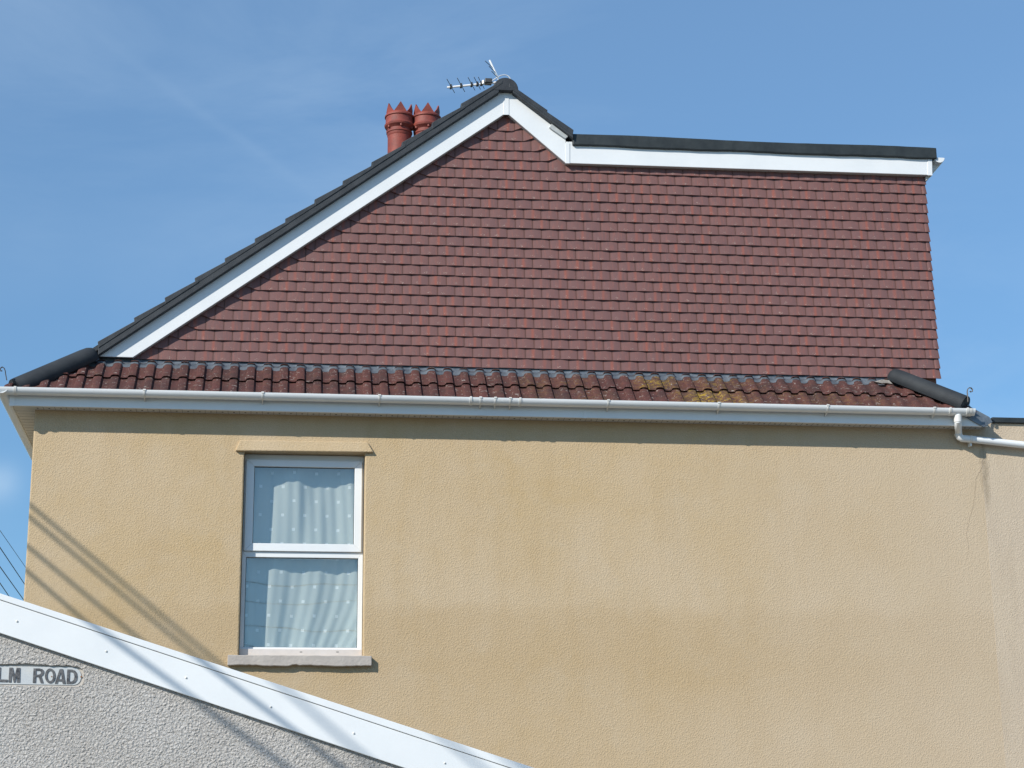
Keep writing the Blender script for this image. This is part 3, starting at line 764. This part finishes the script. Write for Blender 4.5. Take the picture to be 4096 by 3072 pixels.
mb.strip(o, X0, X0+.035, lambda p, e: (e, GY+p[0], GZ+p[1])); mb.build('stop_end', 'cream_plastic', gut, smooth=40, bevel=.003)
# outlet, swan neck and pipe running off to the right
op = at(3832, 1680, GY)
pp = at(3834, 1738, -.075)
pts = [Vector((op.x, GY, GZ-.045)), at(3832, 1690, GY), at(3832, 1702, GY+.03), at(3833, 1713, -.16), at(3834, 1724, -.10), at(3834, 1741, -.075)]
pe = [at(3835, 1738, -.075), at(3838, 1748, -.072), at(3848, 1754, -.068)]
p2 = at(3876, 1756, -.065); p3 = at(4150, 1786, -.06)
pe += [Vector(p2), Vector(p3)]
d = (Vector(p3)-Vector(p2)).normalized()
pe.append(Vector(p3)+d*3)
mb = MB(); mb.tube(pts, .033, 20); mb.tube(pe, [.036, .036, .035, .034, .033, .033], 20)
dp = mb.build('downpipe', 'white_plastic', house, smooth=40)
for a, b, r in ((pts[0]-Vector((0, 0, .012)), pts[1], .037), (pts[-1]+Vector((0, 0, .012)), pts[-1]-Vector((0, 0, .008)), .038), (pe[3], pe[3]+d*.03, .0365)):
    mb = MB(); mb.tube([a, a.lerp(b, .5), b], r, 20); mb.build('collar', 'cream_plastic', dp, smooth=40, bevel=.002)
b = MB(); q = at(3882, 1776, -.05); b.box(q.x-.01, q.x+.01, -.06, -.001, q.z-.02, q.z+.03); b.build('pipe_clip', 'cream_plastic', dp, smooth=0)
# lead apron at the right-hand end
b = MB()
P = [at(3870, 1618, -.17), at(3884, 1628, -.19), at(3958, 1668, -.19), at(3970, 1688, -.19), at(3936, 1709, -.19), at(3850, 1660, -.19)]
b.prism([(p.x, p.z) for p in P], -.19, -.176); b.prism([(p.x, p.z+.002) for p in P[:4]]+[(P[4].x, P[4].z+.05)], -.175, .3)
b.build('lead_apron', 'lead', house, smooth=0, bevel=.004)

# ------------------------------------------------------------------ chimney behind the ridge
YC = 4.3
def zdir(px, y): return at(px, y, YC)
c1 = at(1597, 600, YC); c2 = at(1706, 600, YC)
ch = MB(); zt_ = at(1597, 720, YC).z
ch.box(c1.x-.22, c2.x+.3, YC-.28, YC+.28, ZS, zt_-.06); ch.box(c1.x-.25, c2.x+.35, YC-.33, YC+.33, zt_-.06, zt_-.01)
chim = ch.build('chimney', 'brick', house, smooth=0)
s_ = (at(1597, 426, YC).z - at(1597, 472, YC).z)/46     # metres per px up there
ztop = at(1597, 426, YC).z
def pot(cx):
    mb = MB(); Z = lambda y: (500-y)/2.212*s_ ; W = lambda w_: w_/2/2.212*s_
    base = zt_-.03-ztop
    prof = [(W(190), base), (W(190), Z(775)), (W(198), Z(768)), (W(200), Z(750)), (W(212), Z(744)), (W(212), Z(734)), (W(194), Z(728)), (W(194), Z(712)), (W(216), Z(700)), (W(238), Z(690)), (W(246), Z(676)), (W(232), Z(664)),
            (W(226), Z(655)), (W(224), Z(612)), (W(240), Z(606)), (W(240), Z(594)), (W(222), Z(584)), (W(212), Z(578)), (W(188), Z(578)), (W(180), Z(700))]
    mb.lathe(prof, (cx, YC, ztop), 40)
    n = 6; r0, r1 = W(212), W(190)
    for k in range(n):
        a0 = 2*math.pi*(k-.5)/n+.55; a1 = 2*math.pi*(k+.5)/n+.55; am = (a0+a1)/2
        P = []
        for r, tip in ((r0, 1.08), (r1, 1.12)):
            P.append([mb.vert((cx+r*math.cos(a)*q, YC+r*math.sin(a)*q, ztop+z)) for a, z, q in ((a0, Z(579), 1), ((a0+am)/2, Z(545), 1.03), (am, Z(500), 1.04), ((am+a1)/2, Z(545), 1.03), (a1, Z(579), 1), (am, Z(579), 1))])
        for p in P: mb.face(p)
        for j in range(4): mb.face([P[0][j], P[0][j+1], P[1][j+1], P[1][j]])
    for k in range(6):
        a = 2*math.pi*k/6+.6; r = W(214)
        c = Vector((cx+r*math.cos(a), YC+r*math.sin(a), ztop+Z(712))); mb.tube([c, c+Vector((0, 0, .03))], .014, 6)
    mb.build('chimney_pot', 'pot_clay', chim, smooth=28)
pot(c1.x); pot(c2.x)

# ------------------------------------------------------------------ television aerial on the far side of the ridge
YA = 5.0
aer = thing('television_aerial', 'silver television aerial with dark cross rods rising behind the roof ridge', 'aerial', at(2000, 330, YA))
b0 = at(1992, 329, YA); bd = Vector((-.945, .33, 0)); ed = Vector((.33, .945, 0))
def boom_at(px):   # parameter along the boom for a pixel column
    t = 0
    for _ in range(60):
        p = b0+bd*t; v = p-Vector((0, CAMY, CAMZ)); x = 2048+FPX*v.dot(AR)/v.dot(AF); t += (x-px)/330
    return b0+bd*t
e0 = boom_at(1789)
mb = MB(); mb.tube([b0+bd*-.02, e0], .014, 8); boom = mb.build('boom', 'aluminium', aer, smooth=40)
for px, hl_ in ((1803, .20), (1844, .20), (1886, .185), (1909, .175), (1925, .165)):
    c = boom_at(px); mb = MB(); mb.tube([c-ed*hl_+Vector((0, 0, .022)), c-ed*.05+Vector((0, 0, .016)), c+ed*.05+Vector((0, 0, .016)), c+ed*hl_+Vector((0, 0, .010))], .0045, 6)
    mb.box(c.x-.012, c.x+.012, c.y-.03, c.y+.03, c.z-.018, c.z+.026); mb.build('element', 'dark_metal', aer, smooth=40)
c = boom_at(1953); mb = MB(); mb.box(c.x-.045, c.x+.045, c.y-.05, c.y+.05, c.z-.01, c.z+.05); mb.build('dipole_box', 'dark_metal', aer, smooth=0, bevel=.008)
mb = MB(); mb.tube([c+Vector((-.06, 0, .03)), c+Vector((-.065, 0, -.015))], .02, 10); mb.build('clamp', 'aluminium', aer, smooth=40)
t0 = at(1992, 312, YA); t1 = at(1958.6, 241, YA)
mb = MB(); mb.tube([t0, t1], .013, 8); mb.tube([t0, t0+Vector((.06, .02, -.22))], .010, 8); mb.build('reflector_bar', 'aluminium', aer, smooth=40)
for (xa, ya), (xb, yb) in (((1940.5, 244), (1971, 271)), ((1955.5, 264.5), (1983, 291)), ((1966, 284.5), (1990, 309))):
    mb = MB(); mb.tube([at(xa, ya, YA-.12), at(xb, yb, YA)], .0045, 6); mb.build('reflector_rod', 'dark_metal', aer, smooth=40)
mb = MB(); mx_ = b0+Vector((.05, 0, 0)); mb.tube([mx_+Vector((0, 0, .05)), Vector((mx_.x, mx_.y, rc.z-.2))], .016, 10); mb.build('mast', 'aluminium', aer, smooth=40)
mb = MB(); mb.tube([at(x, y, YA) for x, y in ((1960, 330), (1975, 319), (1990, 309), (2003, 302), (2017, 299), (2030, 302), (2040, 312), (2046, 330))], .006, 6); mb.build('cable', 'white_cable', aer, smooth=40)

# ------------------------------------------------------------------ rear extension at the right
ext = thing('flat_roofed_extension', 'pale cream rendered extension with black flat roof edge at the right end', 'extension', (XJ, 0, 0))
ez = at(4030, 1697, .02).z
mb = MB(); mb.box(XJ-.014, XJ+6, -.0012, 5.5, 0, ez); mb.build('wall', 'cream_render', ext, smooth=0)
r0, r1 = at(3968, 1668, -.03), at(4096, 1671, -.03)
mb = MB(); mb.prism([(r0.x, r0.z), (XJ+6.1, r0.z), (XJ+6.1, ez+.003), (r0.x, ez+.003)], -.03, 5.6); mb.build('flat_roof', 'roof_felt', ext, smooth=0, bevel=.006)
# hairline crack beside the joint
ck = MB(); pts = [(3930, 1775), (3934, 1830), (3922, 1880), (3905, 1915), (3899, 1965), (3893, 2020), (3880, 2075), (3868, 2130), (3872, 2190), (3864, 2250)]
P = [at(x+rng.uniform(-2, 2), y, -.0015) for x, y in pts]
Q = []
for a, b in zip(P, P[1:]):
    for k in range(5): Q.append(a.lerp(b, k/5)+Vector((rng.uniform(-.003, .003), 0, 0)))
for k in range(len(Q)-1):
    wv = .0013*(1-k/len(Q))+.0003; wv2 = .0013*(1-(k+1)/len(Q))+.0003
    ck.quad(Q[k]+Vector((-wv, 0, 0)), Q[k]+Vector((wv, 0, 0)), Q[k+1]+Vector((wv2, 0, 0)), Q[k+1]+Vector((-wv2, 0, 0)))
simple('crack_dirt', (.28, .21, .15), (.38, .29, .20), .95, 20)
ck.build('crack', 'crack_dirt', house, smooth=0)

# ------------------------------------------------------------------ foreground outbuilding with the street name
YG = -5.5
out = thing('roadside_outbuilding', 'grey roughcast gable end with white sloping bargeboard in the foreground', 'building', (-1, YG, 0))
sgn = lambda x, y: (x/5.53, 2600+y/5.53)
def hole():
    pts = []
    top = [(-900, 305), (-500, 300), (0, 318), (300, 300), (480, 296), (640, 300), (800, 312), (1000, 318), (1130, 340), (1300, 334), (1500, 340), (1650, 358), (1760, 378)]
    arc = [(1850+math.cos(t)*30-20, 600+math.sin(t)*175) for t in [R(a) for a in range(-60, 61, 12)]]
    bot = [(1720, 818), (1500, 822), (1300, 815), (1000, 806), (700, 800), (400, 798), (0, 790), (-500, 782), (-900, 776)]
    base = top + arc + bot
    for a, b in zip(base, base[1:]+base[:1]):
        n = max(2, int(math.hypot(b[0]-a[0], b[1]-a[1])/35))
        for k in range(n): pts.append((a[0]+(b[0]-a[0])*k/n+rng.uniform(-7, 7), a[1]+(b[1]-a[1])*k/n+rng.uniform(-9, 9)))
    return [((p := at(*sgn(x, y), YG)).x, p.z) for x, y in pts]
def ln(x, a, b): return a[1] + (b[1]-a[1])*(x-a[0])/(b[0]-a[0])
BB = ((0, 2531.5), (1619, 3072)); BGV = ((0, 2398), (2045, 3072)); CT = ((0, 2373), (2139, 3072))
def wp(x, y, Y=YG): p = at(x, y, Y); return (p.x, p.z)
hx = -700
outer = [wp(hx, ln(hx, *BB)-30), wp(5200, ln(5200, *BB)-30)]
xr = outer[1][0]; zr = max(outer[1][1], .3)
curve_mesh('wall', [[(outer[0][0], 0), (xr, 0), outer[1] if outer[1][1] > .1 else (xr, .1), outer[0]], hole()], YG, YG+.025, 'roughcast', out)
mb = MB(); mb.prism([(outer[0][0], 0), (xr, 0), (xr, max(.1, outer[1][1]-.02)), (outer[0][0], outer[0][1]-.02)], YG+.027, YG+2.4); mb.build('side_wall', 'mortar', out, smooth=0)
def gboard(name, top, bot, y0, y1, mat='white_plastic', x0=-700, x1=4200, bev=.003):
    mb = MB(); mb.prism([at(x0, ln(x0, *bot), y0), at(x1, ln(x1, *bot), y0), at(x1, ln(x1, *top), y0), at(x0, ln(x0, *top), y0)], y0, y1); return mb.build(name, mat, out, smooth=0, bevel=bev)
bgb = gboard('bargeboard', ((0, 2400.5), (2045, 3074.5)), BB, YG-.028, YG-.004)
gboard('capping', CT, BGV, YG-.034, YG+.12)
gboard('roof', ((0, 2400), (2139, 3100)), ((0, 2425), (2100, 3125)), YG+.121, YG+2.5, 'roof_felt')
for x, y in ((68, 2485), (425, 2605), (744, 2711), (1083, 2827), (1415, 2933), (1779, 3052)):
    c = at(x, y, YG-.028); mb = MB(); r = .0062
    mb.tube([Vector((c.x, YG-.027, c.z)), Vector((c.x, YG-.031, c.z)), Vector((c.x, YG-.034, c.z))], [r, r, r*.5], 12); mb.build('screw', 'cream_plastic', bgb, smooth=40)
# street name plate set into the roughcast
sign = thing('street_name_sign', 'white street name plate lettered ROAD set into the grey roughcast wall', 'street sign', at(170, 2700, YG))
def loopc(pts, Y): return [((p := at(*sgn(x, y), Y)).x, p.z) for x, y in pts]
arc = lambda cx, cy, rx, ry, a0, a1, n: [(cx+rx*math.cos(R(a0+(a1-a0)*k/n)), cy+ry*math.sin(R(a0+(a1-a0)*k/n))) for k in range(n+1)]
Yp = YG+.016
curve_mesh('plate', [loopc([(-905, 290)]+[(1780, 330)]+arc(1740, 590, 130, 225, -70, 75, 12)+[(1700, 835), (-905, 790)], Yp)], Yp, YG+.0265, 'plate_edge', sign)
curve_mesh('face', [loopc([(-905, 335), (1640, 385)]+arc(1650, 585, 145, 182, -70, 75, 12)+[(1620, 775), (-905, 738)], Yp-.004)], Yp-.004, Yp-.0005, 'sign_plate', sign)
simple('rust', (.30, .14, .05), (.20, .09, .04), .9, 40)
for x, y, q in ((1797, 592, 20), (1143, 588, 14)):
    p = at(*sgn(x, y), Yp-.0045); b = MB(); e = q/5.53*1.5e-3; b.tube([(p.x, Yp-.0055, p.z), (p.x, Yp-.003, p.z)], e, 9); b.build('rusty_fixing', 'rust', sign, smooth=40)
LET = {
 'L': [[(-48, 384), (20, 385), (8, 650), (172, 655), (166, 708), (-64, 702)]],
 'M': [[(205, 388), (285, 390), (325, 560), (368, 392), (450, 395), (440, 718), (368, 716), (385, 520), (335, 716), (300, 716), (262, 510), (248, 714), (188, 712)]],
 'R': [[(742, 405), (870, 407), (935, 420), (968, 455), (975, 500), (955, 550), (915, 580), (962, 732), (898, 730), (852, 594), (797, 593), (790, 726), (723, 723)], [(803, 455), (870, 456), (905, 475), (905, 515), (865, 543), (799, 545)]],
 'O': [arc(1110, 572, 118, 164, 0, 360, 40)[:-1], arc(1110, 572, 62, 112, 0, 360, 36)[:-1]],
 'A': [[(1320, 422), (1395, 424), (1450, 746), (1385, 745), (1373, 692), (1283, 690), (1270, 742), (1210, 740)], [(1347, 500), (1366, 642), (1302, 641)]],
 'D': [[(1487, 430), (1590, 431), (1660, 455), (1700, 510), (1712, 585), (1700, 665), (1660, 722), (1590, 747), (1470, 745)], [(1545, 482), (1590, 484), (1630, 515), (1647, 585), (1634, 655), (1590, 695), (1535, 694)]],
}
for ch_, loops in LET.items():
    curve_mesh('letter', [loopc(l, Yp-.007) for l in loops], Yp-.0075, Yp-.0042, 'letter_paint', sign)

# ------------------------------------------------------------------ overhead wires
def sag(a, b, s, n=24): return [a.lerp(b, k/n)-Vector((0, 0, 4*s*(k/n)*(1-k/n))) for k in range(n+1)]
# street wires left of the frame: found from the shadows they throw on the wall
desc = ['highest', 'second', 'third', 'fourth', 'fifth', 'lowest']
for k, (a, b, Yw) in enumerate((((156, 2050), (893, 2669), 0), ((118, 2068), (800, 2638), 0), ((111, 2186), (563, 2561), 0), ((106, 2283), (339, 2484), 0), ((805, 2642), (1163, 2912), -5.53), ((357, 2488), (723, 2755), -5.53))):
    A, B = at(*a, Yw), at(*b, Yw); t1 = (6.6 - k*.2) if Yw == 0 else 5.0; t2 = t1 + (A.z-B.z)/SUN.z
    W1, W2 = A+SUN*t1, B+SUN*t2; d = (W2-W1).normalized()
    if d.y > 0: d = -d
    mb = MB(); mb.tube([W1-d*14, W1+d*30], .0165, 8)
    tag(mb.build('overhead_wire', 'black_cable', smooth=40), f'black overhead street wire left of the view, {desc[k]} of six casting diagonal shadows', 'wire', 'wires casting shadows on the wall')
desc = ['thin uppermost', 'second from top', 'third from top', 'lowest']
for k, (a, b, r) in enumerate((((0, 2122), (104, 2271.5), .0035), ((0, 2190), (100, 2339), .006), ((0, 2267), (97, 2402.6), .006), ((0, 2332.5), (34, 2382), .006))):
    A, B = at(*a, 6.0), at(*b, 11.0); d = (B-A).normalized()
    mb = MB(); mb.tube([A-d*2.5, B+d*9], r, 6)
    tag(mb.build('telephone_wire', 'black_cable', smooth=40), f'black telephone wire against the sky at the far left, {desc[k]} of the four', 'wire', 'telephone wires behind the house corner')
for k, (zpx, y0, s) in enumerate(((2327, -24, .2), (2402, -25, .25), (2475, -26, .5), (2535, -27, .7))):
    ang = at(1200, zpx, YF); z = CAMZ + (ang.z-CAMZ)*((-y0)+YF+17+YF)/(17+YF) + .1
    mb = MB(); mb.tube(sag(Vector((-22, y0, z+.35+s)), Vector((22, y0-1.5, z-.1+s)), s*1.6), .009, 6)
    tag(mb.build('reflected_wire', 'black_cable', smooth=40), f'thin black wire mirrored in the lower window pane, {desc[k]} of four', 'wire', 'wires mirrored in the window')

# put every thing's origin at its own place
bpy.context.view_layer.update()
for n_, loc in ORIG.items():
    o = bpy.data.objects[n_]; o.location = loc
    for c in o.children: c.location = c.location - loc
